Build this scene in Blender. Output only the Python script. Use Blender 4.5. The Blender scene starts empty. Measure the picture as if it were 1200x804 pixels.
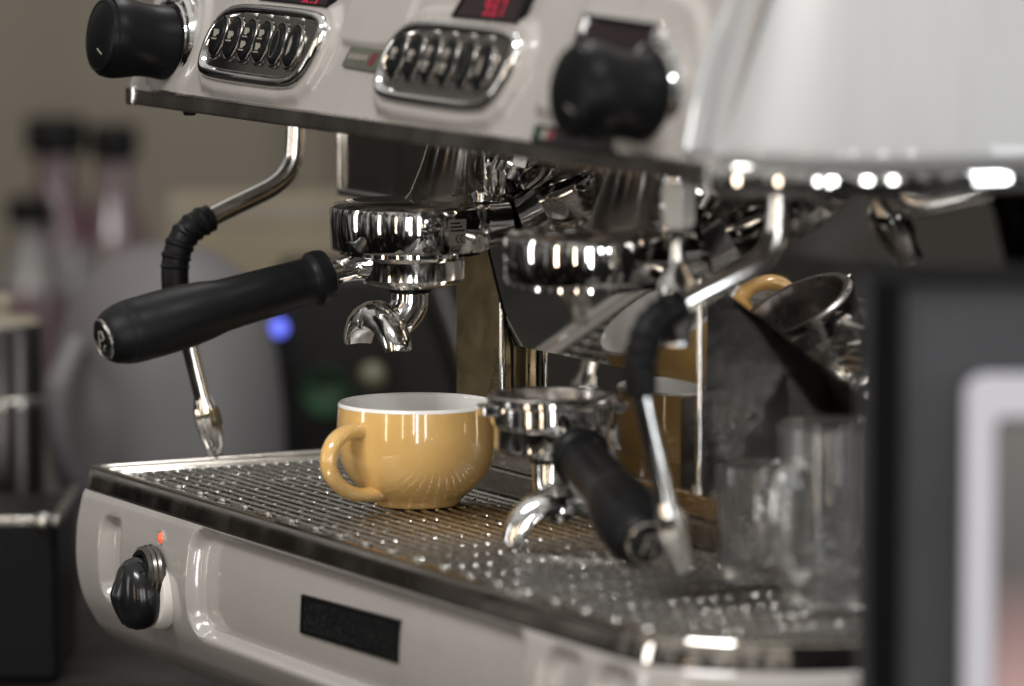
import bpy, math, random
import numpy as np
from mathutils import Vector, Matrix, noise
random.seed(7); np.random.seed(7)
PI = math.pi; R = math.radians
S = 0.001                                   # geometry is written in millimetres
scene = bpy.context.scene
col = scene.collection

# ------------------------------------------------------------------ camera
th, pt = R(27.5), math.atan(651/5900)
Fv = Vector((-math.cos(th)*math.cos(pt), math.sin(th)*math.cos(pt), -math.sin(pt)))
cam_d = bpy.data.cameras.new('camera'); cam = bpy.data.objects.new('camera', cam_d); col.objects.link(cam)
cam.location = Vector((2798.8, -1171.4, 408.0))*S
cam.rotation_euler = Fv.to_track_quat('-Z', 'Y').to_euler()
cam_d.sensor_width = 36; cam_d.lens = 177
cam_d.clip_start = 0.05; cam_d.clip_end = 60
cam_d.dof.use_dof = True; cam_d.dof.focus_distance = 2.915; cam_d.dof.aperture_fstop = 4.4
cam_d.dof.aperture_blades = 0
scene.camera = cam

# ------------------------------------------------------------------ world: dim indoor ambience with bright noise streaks added for the chrome to reflect
w = bpy.data.worlds.new('World'); scene.world = w; w.use_nodes = True
nt = w.node_tree; nt.nodes.clear()
wo = nt.nodes.new('ShaderNodeOutputWorld'); bg = nt.nodes.new('ShaderNodeBackground')
tc = nt.nodes.new('ShaderNodeTexCoord'); sp = nt.nodes.new('ShaderNodeSeparateXYZ')
rp = nt.nodes.new('ShaderNodeValToRGB')
e = rp.color_ramp.elements
e[0].position = 0.36; e[0].color = (0.006, 0.005, 0.0045, 1)
e[1].position = 0.85; e[1].color = (1.15, 1.12, 1.06, 1)
m_ = rp.color_ramp.elements.new(0.55); m_.color = (0.072, 0.064, 0.057, 1)
mr = nt.nodes.new('ShaderNodeMapRange'); mr.inputs['From Min'].default_value = -1; mr.inputs['From Max'].default_value = 1
nz = nt.nodes.new('ShaderNodeTexNoise'); nz.inputs['Scale'].default_value = 3.2; nz.inputs['Detail'].default_value = 3
mp = nt.nodes.new('ShaderNodeMapping'); mp.inputs['Scale'].default_value = (4.2, 4.2, 0.9)
mx = nt.nodes.new('ShaderNodeMath'); mx.operation = 'MULTIPLY_ADD'; mx.inputs[1].default_value = 1.1; 
ad = nt.nodes.new('ShaderNodeMath'); ad.operation = 'SUBTRACT'; ad.inputs[1].default_value = 0.55
L = nt.links.new
L(tc.outputs['Generated'], sp.inputs[0]); L(sp.outputs['Z'], mr.inputs['Value'])
L(tc.outputs['Generated'], mp.inputs['Vector']); L(mp.outputs[0], nz.inputs['Vector'])
L(nz.outputs['Fac'], mx.inputs[0]); L(mr.outputs[0], mx.inputs[2]); L(mx.outputs[0], ad.inputs[0])
L(ad.outputs[0], rp.inputs[0]); L(rp.outputs[0], bg.inputs['Color']); L(bg.outputs[0], wo.inputs[0])
bg.inputs['Strength'].default_value = 0.55

# ------------------------------------------------------------------ lamps: bar windows and ceiling lights, plus narrow strips added for streaks in chrome
TGT = Vector((0.35, 0.1, 0.05))
def area(name, az, dist, z, sx, sy, power, color):
    """rectangular lamp at azimuth az (degrees, world) round the machine, facing it"""
    d = bpy.data.lights.new(name, 'AREA'); d.shape = 'RECTANGLE'; d.size = sx; d.size_y = sy
    d.energy = power; d.color = color
    o = bpy.data.objects.new(name, d); col.objects.link(o)
    o.location = TGT + Vector((dist*math.cos(R(az)), dist*math.sin(R(az)), z))
    o.rotation_euler = (TGT - o.location).to_track_quat('-Z', 'Y').to_euler()
    return o
COOL = (0.93, 0.96, 1.0); WARM = (1.0, 0.80, 0.58); DAY = (1.0, 0.985, 0.965)
area('window_streak_lamp', 20, 3.4, 0.35, 0.40, 1.9, 22, COOL)
area('window_streak_lamp', 40, 3.4, 0.35, 0.45, 1.9, 30, COOL)
area('window_streak_lamp', -3, 5.0, 0.15, 0.22, 2.2, 26, DAY)
area('window_streak_lamp', -13, 5.2, 0.15, 0.34, 2.2, 40, DAY)
area('window_streak_lamp', -26, 5.4, 0.10, 0.26, 2.1, 32, DAY)
area('window_streak_lamp', -31, 5.4, 0.35, 0.12, 1.5, 12, DAY)
area('window_streak_lamp', -47, 4.8, 0.20, 0.10, 1.6, 9, WARM)
area('window_streak_lamp', -72, 4.2, 0.20, 0.20, 1.7, 14, WARM)
area('window_streak_lamp', -112, 3.6, 0.40, 0.30, 1.6, 13, DAY)
area('ceiling_lamp', -62, 1.9, 1.95, 1.2, 0.4, 56, DAY)
area('ceiling_lamp', 150, 1.1, 1.7, 0.3, 0.7, 9, DAY)
area('ceiling_lamp', 15, 1.6, 2.2, 0.25, 1.0, 18, DAY)

scene.render.engine = 'CYCLES'
scene.view_settings.view_transform = 'Standard'; scene.view_settings.look = 'None'
scene.view_settings.exposure = 0.08; scene.view_settings.gamma = 1.0
scene.cycles.use_denoising = True
scene.cycles.max_bounces = 12; scene.cycles.glossy_bounces = 8; scene.cycles.transmission_bounces = 10
scene.cycles.caustics_reflective = True; scene.cycles.caustics_refractive = False
scene.cycles.sample_clamp_indirect = 6.0

# ------------------------------------------------------------------ materials
def mat(name, color, rough=0.5, metal=0.0, coat=0.0, spec=0.5, bump=None, var=None, rvar=None, trans=0.0, ior=1.45, emit=None, aniso=0):
    m = bpy.data.materials.new(name); m.use_nodes = True
    n = m.node_tree; b = n.nodes['Principled BSDF']; lk = n.links.new
    b.inputs['Base Color'].default_value = (*color, 1); b.inputs['Roughness'].default_value = rough
    b.inputs['Metallic'].default_value = metal; b.inputs['Coat Weight'].default_value = coat
    b.inputs['Coat Roughness'].default_value = 0.04
    b.inputs['Specular IOR Level'].default_value = spec; b.inputs['IOR'].default_value = ior
    b.inputs['Transmission Weight'].default_value = trans
    if emit: b.inputs['Emission Color'].default_value = (*emit[0], 1); b.inputs['Emission Strength'].default_value = emit[1]
    g = n.nodes.new('ShaderNodeTexCoord')
    def noise_(scale, detail=4, rough_=0.55, stretch=None):
        t = n.nodes.new('ShaderNodeTexNoise'); t.inputs['Scale'].default_value = scale
        t.inputs['Detail'].default_value = detail; t.inputs['Roughness'].default_value = rough_
        if stretch:
            q = n.nodes.new('ShaderNodeMapping'); q.inputs['Scale'].default_value = stretch
            lk(g.outputs['Object'], q.inputs['Vector']); lk(q.outputs[0], t.inputs['Vector'])
        else: lk(g.outputs['Object'], t.inputs['Vector'])
        return t
    if var:                                   # (other colour, scale, low, high[, stretch])
        t = noise_(var[1], 6, 0.6, var[4] if len(var) > 4 else None)
        r = n.nodes.new('ShaderNodeMapRange'); r.inputs['From Min'].default_value = var[2]; r.inputs['From Max'].default_value = var[3]
        x = n.nodes.new('ShaderNodeMix'); x.data_type = 'RGBA'
        x.inputs[6].default_value = (*color, 1); x.inputs[7].default_value = (*var[0], 1)
        lk(t.outputs['Fac'], r.inputs['Value']); lk(r.outputs[0], x.inputs[0]); lk(x.outputs[2], b.inputs['Base Color'])
    if rvar:                                  # (low, high, scale)
        t = noise_(rvar[2], 5, 0.6)
        r = n.nodes.new('ShaderNodeMapRange'); r.inputs['From Min'].default_value = 0.35; r.inputs['From Max'].default_value = 0.7
        r.inputs['To Min'].default_value = rvar[0]; r.inputs['To Max'].default_value = rvar[1]
        lk(t.outputs['Fac'], r.inputs['Value']); lk(r.outputs[0], b.inputs['Roughness'])
    if bump:                                  # (strength, scale, distance_mm[, stretch])
        t = noise_(bump[1], 4, 0.5, bump[3] if len(bump) > 3 else None)
        k = n.nodes.new('ShaderNodeBump'); k.inputs['Strength'].default_value = bump[0]; k.inputs['Distance'].default_value = bump[2]*S
        lk(t.outputs['Fac'], k.inputs['Height']); lk(k.outputs[0], b.inputs['Normal'])
    return m
M = {}
M['enamel'] = mat('warm_white_enamel', (0.33, 0.308, 0.290), 0.28, coat=0.9, rvar=(0.22, 0.40, 16), var=((0.295, 0.274, 0.257), 9, 0.45, 0.75), bump=(0.10, 7, 0.9))
M['cap'] = mat('white_side_enamel', (0.295, 0.295, 0.295), 0.34, coat=0.9, bump=(0.08, 6, 0.9))
M['chrome'] = mat('polished_chrome', (0.80, 0.79, 0.78), 0.035, 1.0, rvar=(0.02, 0.09, 60), bump=(0.05, 40, 0.3))
M['chrome_wet'] = mat('splashed_chrome', (0.76, 0.75, 0.73), 0.06, 1.0, rvar=(0.03, 0.20, 120), bump=(0.06, 120, 0.2))
M['mirror'] = mat('mirror_steel', (0.55, 0.535, 0.52), 0.02, 1.0, rvar=(0.008, 0.05, 18), bump=(0.02, 14, 0.4))
M['plate'] = mat('dull_plate_steel', (0.30, 0.28, 0.25), 0.2, 1.0, rvar=(0.1, 0.3, 18))
M['steel'] = mat('brushed_steel', (0.42, 0.40, 0.375), 0.28, 1.0, rvar=(0.16, 0.36, 70), bump=(0.2, 90, 0.15, (0.05, 1, 1)), var=((0.30, 0.26, 0.21), 30, 0.45, 0.7))
M['strip'] = mat('smoked_steel_strip', (0.50, 0.465, 0.43), 0.3, 1.0, rvar=(0.24, 0.36, 20), var=((0.38, 0.34, 0.31), 6, 0.4, 0.65))
M['wire'] = mat('grate_wire_steel', (0.50, 0.485, 0.46), 0.25, 1.0, rvar=(0.18, 0.34, 140), var=((0.42, 0.37, 0.31), 45, 0.48, 0.7))
M['weld'] = mat('wet_weld_steel', (0.9, 0.9, 0.88), 0.08, 1.0)
M['rim'] = mat('bronzed_tray_steel', (0.56, 0.53, 0.49), 0.06, 1.0, rvar=(0.03, 0.16, 30), var=((0.46, 0.41, 0.35), 3, 0.42, 0.66), bump=(0.05, 14, 0.5))
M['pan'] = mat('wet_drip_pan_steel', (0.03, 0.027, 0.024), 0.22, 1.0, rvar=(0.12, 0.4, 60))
M['brass'] = mat('stained_brass_column', (0.43, 0.335, 0.19), 0.36, 0.85, rvar=(0.25, 0.5, 40), var=((0.25, 0.165, 0.08), 26, 0.50, 0.72, (1, 1, 0.5)), bump=(0.15, 120, 0.2))
M['black'] = mat('black_rubber', (0.006, 0.006, 0.0065), 0.42, spec=0.17, rvar=(0.34, 0.52, 60), bump=(0.08, 500, 0.1))
M['gloss'] = mat('glossy_black_plastic', (0.008, 0.008, 0.009), 0.20, spec=0.5)
M['satin'] = mat('satin_black_plastic', (0.0045, 0.0045, 0.005), 0.36, spec=0.13, bump=(0.05, 300, 0.1))
M['smoke_chrome'] = mat('smoked_chrome', (0.17, 0.16, 0.15), 0.22, 1.0)
M['wand'] = mat('satin_wand_steel', (0.84, 0.83, 0.81), 0.15, 1.0, rvar=(0.11, 0.2, 40))
M['case_edge'] = mat('matt_black_edge', (0.004, 0.004, 0.0042), 0.85, spec=0.03)
M['badge'] = mat('speckled_black_glass', (0.006, 0.006, 0.007), 0.16, var=((0.020, 0.021, 0.019), 700, 0.50, 0.62), bump=(0.3, 700, 0.2))
M['display'] = mat('dark_display', (0.012, 0.005, 0.006), 0.12)
M['digit'] = mat('red_led_digits', (0.2, 0.0, 0.01), 0.4, emit=((1.0, 0.06, 0.13), 0.38))
M['lamp'] = mat('red_pilot_lens', (0.75, 0.13, 0.06), 0.12, coat=1, emit=((1.0, 0.16, 0.08), 0.35))
M['grey_print'] = mat('pale_print', (0.22, 0.20, 0.17), 0.5)
M['white_print'] = mat('white_print', (0.62, 0.60, 0.56), 0.45)
M['badge_metal'] = mat('olive_grey_badge', (0.13, 0.13, 0.105), 0.38, 0.4, var=((0.09, 0.10, 0.075), 60, 0.4, 0.7))
M['green'] = mat('green_print', (0.01, 0.045, 0.02), 0.4)
M['red'] = mat('red_print', (0.11, 0.02, 0.025), 0.4)
M['glaze'] = mat('ochre_glaze', (0.68, 0.43, 0.155), 0.16, coat=1.0, var=((0.62, 0.375, 0.12), 18, 0.5, 0.75), bump=(0.05, 22, 0.4))
M['porcelain'] = mat('white_porcelain', (0.80, 0.79, 0.77), 0.14, coat=0.8)
M['basket'] = mat('coffee_stained_basket', (0.42, 0.40, 0.385), 0.24, 1.0, var=((0.22, 0.18, 0.16), 50, 0.48, 0.66), rvar=(0.2, 0.45, 60))
M['glass'] = mat('clear_glass', (0.97, 0.985, 0.98), 0.012, trans=0.95, ior=1.47)
M['case'] = mat('dark_grey_case', (0.034, 0.035, 0.038), 0.6, spec=0.15, var=((0.042, 0.042, 0.046), 12, 0.4, 0.7))
M['frame_w'] = mat('pale_lilac_white_plastic', (0.36, 0.355, 0.39), 0.4)

# ------------------------------------------------------------------ mesh helpers
LOC = {}                                    # origin of every object in the frame its geometry is written in (mm)
def thing(name, loc, label, cat, group=None, rz=0, world=True, kind=None):
    o = bpy.data.objects.new(name, None); col.objects.link(o); o.empty_display_size = 0.02
    o.location = Vector(loc)*S; o.rotation_euler = (0, 0, rz)
    o['label'] = label; o['category'] = cat
    if group: o['group'] = group
    if kind: o['kind'] = kind
    LOC[o.name] = Vector(loc) if world else Vector((0, 0, 0))
    return o
class MB:
    def __init__(s): s.v = []; s.f = []
    def add(s, v, f):
        b = len(s.v); s.v += [tuple(p) for p in v]; s.f += [tuple(i+b for i in q) for q in f]; return s
    def box(s, a, b):
        x0, y0, z0 = a; x1, y1, z1 = b
        v = [(x0,y0,z0),(x1,y0,z0),(x1,y1,z0),(x0,y1,z0),(x0,y0,z1),(x1,y0,z1),(x1,y1,z1),(x0,y1,z1)]
        return s.add(v, [(0,3,2,1),(4,5,6,7),(0,1,5,4),(1,2,6,5),(2,3,7,6),(3,0,4,7)])
    def rings(s, rs, closed=True, cap0=False, cap1=False):
        """a stack of rings (equal point counts) joined by quads"""
        n = len(rs[0]); v = [p for r in rs for p in r]; f = []
        for i in range(len(rs)-1):
            for j in range(n if closed else n-1):
                k = (j+1) % n
                f.append((i*n+j, i*n+k, (i+1)*n+k, (i+1)*n+j))
        if cap0: f.append(tuple(reversed(range(n))))
        if cap1: f.append(tuple((len(rs)-1)*n+j for j in range(n)))
        return s.add(v, f)
    def lathe(s, prof, base=(0,0,0), axis=(0,0,1), n=48, cap0=False, cap1=False):
        """prof: (radius, height along axis)"""
        A = Vector(axis).normalized(); U = A.orthogonal().normalized(); V = A.cross(U); B = Vector(base)
        rs = []
        for r, h in prof:
            r = max(r, 0.01)
            rs.append([B + A*h + U*(r*math.cos(2*PI*j/n)) + V*(r*math.sin(2*PI*j/n)) for j in range(n)])
        return s.rings(rs, True, cap0, cap1)
    def tube(s, pts, rad, n=16, caps=True, flat=None, sub=6):
        P = smooth([Vector(p) for p in pts], sub) if sub else [Vector(p) for p in pts]
        if isinstance(rad, (int, float)): rr = [rad]*len(P)
        else:
            rr = list(np.interp(np.linspace(0, 1, len(P)), np.linspace(0, 1, len(rad)), rad))
        rs = []; T0 = (P[1]-P[0]).normalized(); U = T0.orthogonal().normalized()
        if flat is not None: U = (Vector(flat) - T0*Vector(flat).dot(T0)).normalized()
        for i, p in enumerate(P):
            T = (P[min(i+1, len(P)-1)] - P[max(i-1, 0)]).normalized()
            U = (U - T*U.dot(T)).normalized(); V = T.cross(U)
            rs.append([p + U*(rr[i]*math.cos(2*PI*j/n)) + V*(rr[i]*math.sin(2*PI*j/n)) for j in range(n)])
        return s.rings(rs, True, caps, caps)
    def sphere(s, c, r, n=10, sc=(1,1,1)):
        k = max(4, n//2); prof = [(math.sin(PI*i/k), -math.cos(PI*i/k)) for i in range(k+1)]
        b = len(s.v); s.lathe(prof, (0,0,0), (0,0,1), n)
        for i in range(b, len(s.v)):
            x, y, z = s.v[i]; s.v[i] = (c[0]+x*r*sc[0], c[1]+y*r*sc[1], c[2]+z*r*sc[2])
        return s
    def build(s, name, m, parent=None, angle=38, bevel=None, seg=3, label=None, mats=None, cat=None, group=None, kind=None, subsurf=0):
        V = np.array([tuple(p) for p in s.v], dtype=float); c = (V.min(0)+V.max(0))/2
        if parent is None: c[2] = V[:, 2].min()
        pl = LOC[parent.name] if parent else Vector((0,0,0))
        me = bpy.data.meshes.new(name); me.from_pydata(((V-c)*S).tolist(), [], s.f); me.validate(); me.update()
        me.materials.append(M[m] if isinstance(m, str) else m)
        me.polygons.foreach_set('use_smooth', [True]*len(me.polygons))
        me.set_sharp_from_angle(angle=R(angle))
        o = bpy.data.objects.new(name, me); col.objects.link(o)
        o.parent = parent; LOC[o.name] = Vector(c); o.location = (Vector(c)-pl)*S
        if bevel:
            b = o.modifiers.new('bevel', 'BEVEL'); b.width = bevel*S; b.segments = seg; b.limit_method = 'ANGLE'; b.angle_limit = R(35)
            b.harden_normals = True
        if label: o['label'] = label
        if cat: o['category'] = cat
        if group: o['group'] = group
        if kind: o['kind'] = kind
        return o
def smooth(P, sub=6):
    """Catmull-Rom through the points"""
    out = []; n = len(P)
    for i in range(n-1):
        a, b, c, d = P[max(i-1,0)], P[i], P[i+1], P[min(i+2,n-1)]
        for k in range(sub):
            t = k/sub
            out.append(0.5*((2*b)+(c-a)*t+(2*a-5*b+4*c-d)*t*t+(3*b-a-3*c+d)*t**3))
    out.append(P[-1]); return out
def chaikin(P, it=2):
    for _ in range(it):
        Q = []
        for i in range(len(P)):
            a, b = P[i], P[(i+1) % len(P)]
            Q += [(a[0]*.75+b[0]*.25, a[1]*.75+b[1]*.25), (a[0]*.25+b[0]*.75, a[1]*.25+b[1]*.75)]
        P = Q
    return P
def inset(P, d):
    """move a closed counter-clockwise outline inwards by d"""
    out = []; n = len(P)
    for i in range(n):
        a, b, c = P[i-1], P[i], P[(i+1) % n]
        t = Vector((c[0]-a[0], c[1]-a[1])).normalized()
        out.append((b[0]-t.y*d, b[1]+t.x*d))
    return out
def path_normals(P):
    N = []
    for i in range(len(P)):
        a, b = P[max(i-1,0)], P[min(i+1,len(P)-1)]
        t = Vector((b[0]-a[0], b[1]-a[1])).normalized(); N.append((t.y, -t.x))
    return N
def sweep(P, prof, N=None):
    """prof: (outward offset, z) carried along the plan path P -> ring rows"""
    N = N or path_normals(P)
    return [[(p[0]+n[0]*o, p[1]+n[1]*o, z) for (o, z) in prof] for p, n in zip(P, N)]

# plan of the machine: straight front, rounded right end
CORNER = [(672,0),(690,1.5),(706,8),(722,21),(737,41),(749,66),(757,98),(761,135),(762,187),(762,300),(762,420)]
def dense(P, sub=8):
    return [(v.x, v.y) for v in smooth([Vector((x, y, 0)) for x, y in P], sub)]
ROUND = dense(CORNER, 8)
FRONT = [(x, 0.0) for x in np.linspace(0, 660, 34)]
PLAN = FRONT + ROUND
LEFT = [(-1.2, y) for y in (187, 120, 60, 12)] + [(-0.8, 4), (0.3, 1.2), (2.5, 0.0), (5, 0)]

# ================================================================== SETTING
def setting(name, mb, m, **k):
    o = mb.build(name, m, kind='structure', **k); return o
M['counter'] = mat('dark_counter', (0.009, 0.008, 0.0075), 0.5, spec=0.2, rvar=(0.3, 0.55, 10), var=((0.03, 0.026, 0.022), 14, 0.4, 0.7))
setting('counter', MB().box((-1050, -260, -230), (1500, 1100, -190)), 'counter', bevel=4)
M['wall'] = mat('beige_plaster', (0.150, 0.130, 0.102), 0.8, var=((0.125, 0.107, 0.083), 2.2, 0.35, 0.7), bump=(0.2, 30, 1))
wallc = Vector((2798.8, -1171.4, 0)) + Vector((-math.cos(th), math.sin(th), 0))*5300
def wall_pt(u, d=0, z=0):                   # u along the wall (to the right), d out of it towards the room
    a = wallc + Vector((math.sin(th), math.cos(th), 0))*u + Vector((math.cos(th), -math.sin(th), 0))*d
    return (a.x, a.y, z)
def wall_box(u0, u1, d0, d1, z0, z1):
    v = [wall_pt(u, d, z) for z in (z0, z1) for u, d in ((u0,d1),(u1,d1),(u1,d0),(u0,d0))]
    return MB().add(v, [(0,3,2,1),(4,5,6,7),(0,1,5,4),(1,2,6,5),(2,3,7,6),(3,0,4,7)])
setting('wall', wall_box(-1500, 1500, -100, 0, -1100, 1500), 'wall')
M['trim'] = mat('light_wall_trim', (0.19, 0.165, 0.125), 0.6)
M['trim_dark'] = mat('dark_olive_board', (0.075, 0.072, 0.05), 0.6)  # dark olive is the board's own colour
setting('floor', MB().box((-2600, -1500, -1130), (2000, 2400, -1100)), mat('dark_floor', (0.05, 0.045, 0.04), 0.5))
pp = thing('wall_pipe', wall_pt(-213, 40, -1100), 'pale vertical pipe against the beige wall behind the left steam wand', 'pipe')
MB().tube([wall_pt(-213, 40, -1100), wall_pt(-213, 40, 1500)], 9, sub=0).build('pipe', 'trim', pp)
MB().lathe([(9,-8),(14,-8),(14,8),(9,8)], wall_pt(-213, 40, 120), n=20).build('pipe_clip', 'trim', pp)

# ================================================================== ESPRESSO MACHINE
mach = thing('espresso_machine', (380, 180, -190), 'large warm white two group espresso machine with chrome groups and black knobs', 'espresso machine')
def sdf_rr(x, z, cx, cz, hx, hz, r):
    qx = np.abs(x-cx)-(hx-r); qz = np.abs(z-cz)-(hz-r)
    return np.hypot(np.maximum(qx,0), np.maximum(qz,0)) + np.minimum(np.maximum(qx,qz),0) - r
def sstep(d, w_):                            # 1 inside, 0 outside, over width w_ centred on the edge
    t = np.clip(0.5 - d/w_, 0, 1); return t*t*(3-2*t)
# --- lower body: the moulded fascia, a curved profile carried round the plan
PZ = np.array([-13.0,-16,-22,-38,-59,-78,-92,-100,-108,-116,-122,-127,-136,-146])
PO = np.array([4.6, 6.8, 8.6, 11.5,11.8, 8.0, 1.0,-4.6,-14,-26.5,-38,-49,-70,-95])
def fascia(x, z):                            # extra inward depth of the moulded recesses
    d = 9.0*sstep(sdf_rr(x, z, 50, -50, 14, 24, 9), 5)
    d = np.maximum(d, 10.5*sstep(sdf_rr(x + 0.0*z, z, 372, -47, 206, 30 , 13), 6))
    d = np.maximum(d, 8.0*sstep(sdf_rr(x, z, 620, -46, 19, 26, 12), 9))
    d = np.maximum(d, 8.0*sstep(sdf_rr(x, z, 672, -44, 16, 24, 11), 9))
    return d
L_ = [0]                                     # arc length along the plan
NP = path_normals(PLAN)
fx = list(np.arange(0, 660, 1.6)); FP = [(x, 0.0) for x in fx] + ROUND
FN = path_normals(FP)
arc = [0.0]
for i in range(1, len(FP)): arc.append(arc[-1] + math.dist(FP[i], FP[i-1]))
ts = np.concatenate([np.linspace(0, 1, 90)])
# resample the profile by its own length
seg = np.concatenate([[0], np.cumsum(np.hypot(np.diff(PO), np.diff(PZ)))]); tt = np.linspace(0, seg[-1], 96)
def csm(a):
    v = smooth([Vector((float(q), float(r), 0)) for q, r in zip(seg, a)], 8)
    return np.interp(tt, [p.x for p in v], [p.y for p in v])
pz, po = csm(PZ), csm(PO)
rows = []
for (p, n, a) in zip(FP, FN, arc):
    d = fascia(np.full_like(pz, a), pz)
    rows.append([(p[0]+n[0]*(o-dd), p[1]+n[1]*(o-dd), z) for o, z, dd in zip(po, pz, d)])
fb = MB().rings(rows, closed=False)
side = rows[0]; fb.add(side + [(0, 420, -146), (0, 420, -13)], [tuple(range(len(side)+2))])
fb.build('lower_body', 'enamel', mach, angle=50)
MB().add([(0.5, y, z) for y in (97, 419) for z in (-146, -30)]+[(760, y, z) for y in (97, 419) for z in (-146, -30)],
         [(0,2,6,4),(2,3,7,6)]).build('lower_body_base', 'black', mach)
# foot
for x, y in ((60, 100), (640, 110), (60, 380), (700, 380)):
    f = MB().lathe([(13,0),(15,2),(15,9),(9,13),(9,62)], (x, y, -190), n=28, cap0=True, cap1=True).build('foot', 'chrome', mach)
# --- tray: chrome band round the top of the lower body
BP = LEFT + [(x, 0.0) for x in np.linspace(10, 660, 30)] + ROUND
prof = [(4.2,-14.2),(5.8,-14.0),(6.0,-12.6),(4.4,-6.5),(3.0,-1.8),(2.2,-0.5),(0.8,0.15),(-1.5,0.0),(-3.2,-0.8),(-4.5,-2.2),(-13,-2.8),(-15,-4),(-15.5,-16)]
MB().rings(sweep(BP, prof), closed=False).build('tray_rim', 'rim', mach, angle=22)
MB().box((-2, 166, -14), (120, 190, 0.3)).build('tray_rear_rim', 'rim', mach, bevel=1.5)
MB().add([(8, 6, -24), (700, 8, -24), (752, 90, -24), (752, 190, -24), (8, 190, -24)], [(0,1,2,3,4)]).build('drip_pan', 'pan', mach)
# rear ledge under the splash panel
MB().box((119, 166.5, -13), (755, 199, 12)).build('rear_ledge', 'steel', mach, bevel=1.2)
MB().box((184, 171, 12), (754, 199, 26.5)).build('rear_ledge_step', 'rim', mach, bevel=1.5)
# --- splash panel: upright lower mirror, overhanging upper mirror
E_ = math.tan(R(15)); zt = 217.5
for i, (xa, xb) in enumerate(((190, 443), (443.6, 756))):
    MB().add([(xa,196,20),(xb,196,20),(xb,196,81.6),(xa,196,81.6)], [(0,1,2,3)]).build('splash_panel', 'mirror', mach)
    yt = 187-(zt-82)*E_
    MB().add([(xa,187,82.4),(xb,187,82.4),(xb,yt,zt),(xa,yt,zt)], [(0,1,2,3)]).build('overhang_panel', 'mirror', mach)
MB().box((190, 197, -12), (757, 419, 217)).build('inner_housing', 'steel', mach)
MB().box((122, 184, -12), (183, 419, 217)).build('side_column', 'brass', mach, bevel=1.5)
MB().rings([[(x,188,26.6),(x,186.6,82),(x,187-135.5*E_,217.4),(x,188,217.4)] for x in (187.6,189.8)], True, True, True).build('panel_side', 'satin', mach)
for x, yr in ((186.3, 182), (442.8, 170)):
    o = MB().tube([(x,yr,26.5),(x,yr,152)], 2.0, n=14, sub=0).build('guide_rod', 'chrome', mach)
    MB().lathe([(2.0,6),(4.2,5),(4.6,0)], (x,yr,26.5), n=18).build('rod_foot', 'steel', o)
sm = bpy.data.materials.new('dark_swirl_steel'); sm.use_nodes = True
n_ = sm.node_tree; b_ = n_.nodes['Principled BSDF']; b_.inputs['Metallic'].default_value = 1; b_.inputs['Roughness'].default_value = 0.16
b_.inputs['Base Color'].default_value = (0.10, 0.098, 0.095, 1)
tc_ = n_.nodes.new('ShaderNodeTexCoord'); wv_ = n_.nodes.new('ShaderNodeTexWave'); wv_.wave_type = 'RINGS'; wv_.rings_direction = 'SPHERICAL'
wv_.inputs['Scale'].default_value = 95; wv_.inputs['Distortion'].default_value = 5; wv_.inputs['Detail'].default_value = 4; wv_.inputs['Detail Scale'].default_value = 0.6
mp_ = n_.nodes.new('ShaderNodeMapping'); mp_.inputs['Location'].default_value = (-0.03, 0, -0.02)
bu_ = n_.nodes.new('ShaderNodeBump'); bu_.inputs['Strength'].default_value = 0.5; bu_.inputs['Distance'].default_value = 0.0016
n_.links.new(tc_.outputs['Object'], mp_.inputs[0]); n_.links.new(mp_.outputs[0], wv_.inputs[0]); n_.links.new(wv_.outputs['Fac'], bu_.inputs['Height']); n_.links.new(bu_.outputs[0], b_.inputs['Normal'])
pl_ = [(418,27),(585,27),(562,84),(500,121),(466,139.5),(447,143),(445,84),(432,79),(418,76)]
MB().rings([[(x, y, z) for x, z in pl_] for y in (171.5, 174.0)], True, True, True).build('dark_swirl_plate', sm, mach, bevel=0.6)  # dark plate with ring bumps, added in front of the mirror panels
# hanging plate at the open left end
hp = MB().box((-42, 187, 158), (121, 190, 217)).build('hanging_plate', 'plate', mach, bevel=0.8)
MB().box((-43, 184, 154), (121, 187, 158.5)).build('plate_lip', 'chrome', hp, bevel=1)
MB().box((-44, 184, 158.5), (-40, 187, 217)).build('plate_edge', 'chrome', hp, bevel=1)

# --- upper body
Y0 = 28
UP = [(x, y+Y0) for x, y in PLAN]
UPN = path_normals(UP)
MB().add([(0,30,218.2)]+[(x,y+1,218.2) for x,y in UP]+[(0,440,218.2)], [tuple(range(len(UP)+2))[::-1]]).build('upper_body_floor', 'strip', mach)
# chrome strip with a lip, left of the side cap
SX = [(x, Y0*1.0) for x in np.linspace(2, 700, 40)]
sp_ = [(-4,218.0),(1.2,218.0),(2.2,218.8),(2.4,220),(1.6,225.5),(1.8,227.2),(0.6,228.2),(-6,228.4)]
MB().rings(sweep(SX, sp_), closed=False).build('lower_strip', 'strip', mach, angle=30)
MB().box((-6, Y0-3.2, 217.4), (5, Y0+8, 229)).build('strip_end_clip', 'chrome', mach, bevel=1.6)
MB().lathe([(0.01,-1.5),(3.2,-1.4),(4,0),(4,2)], (70, Y0+6, 216.5), n=16).build('strip_screw', 'black', mach)
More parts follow.
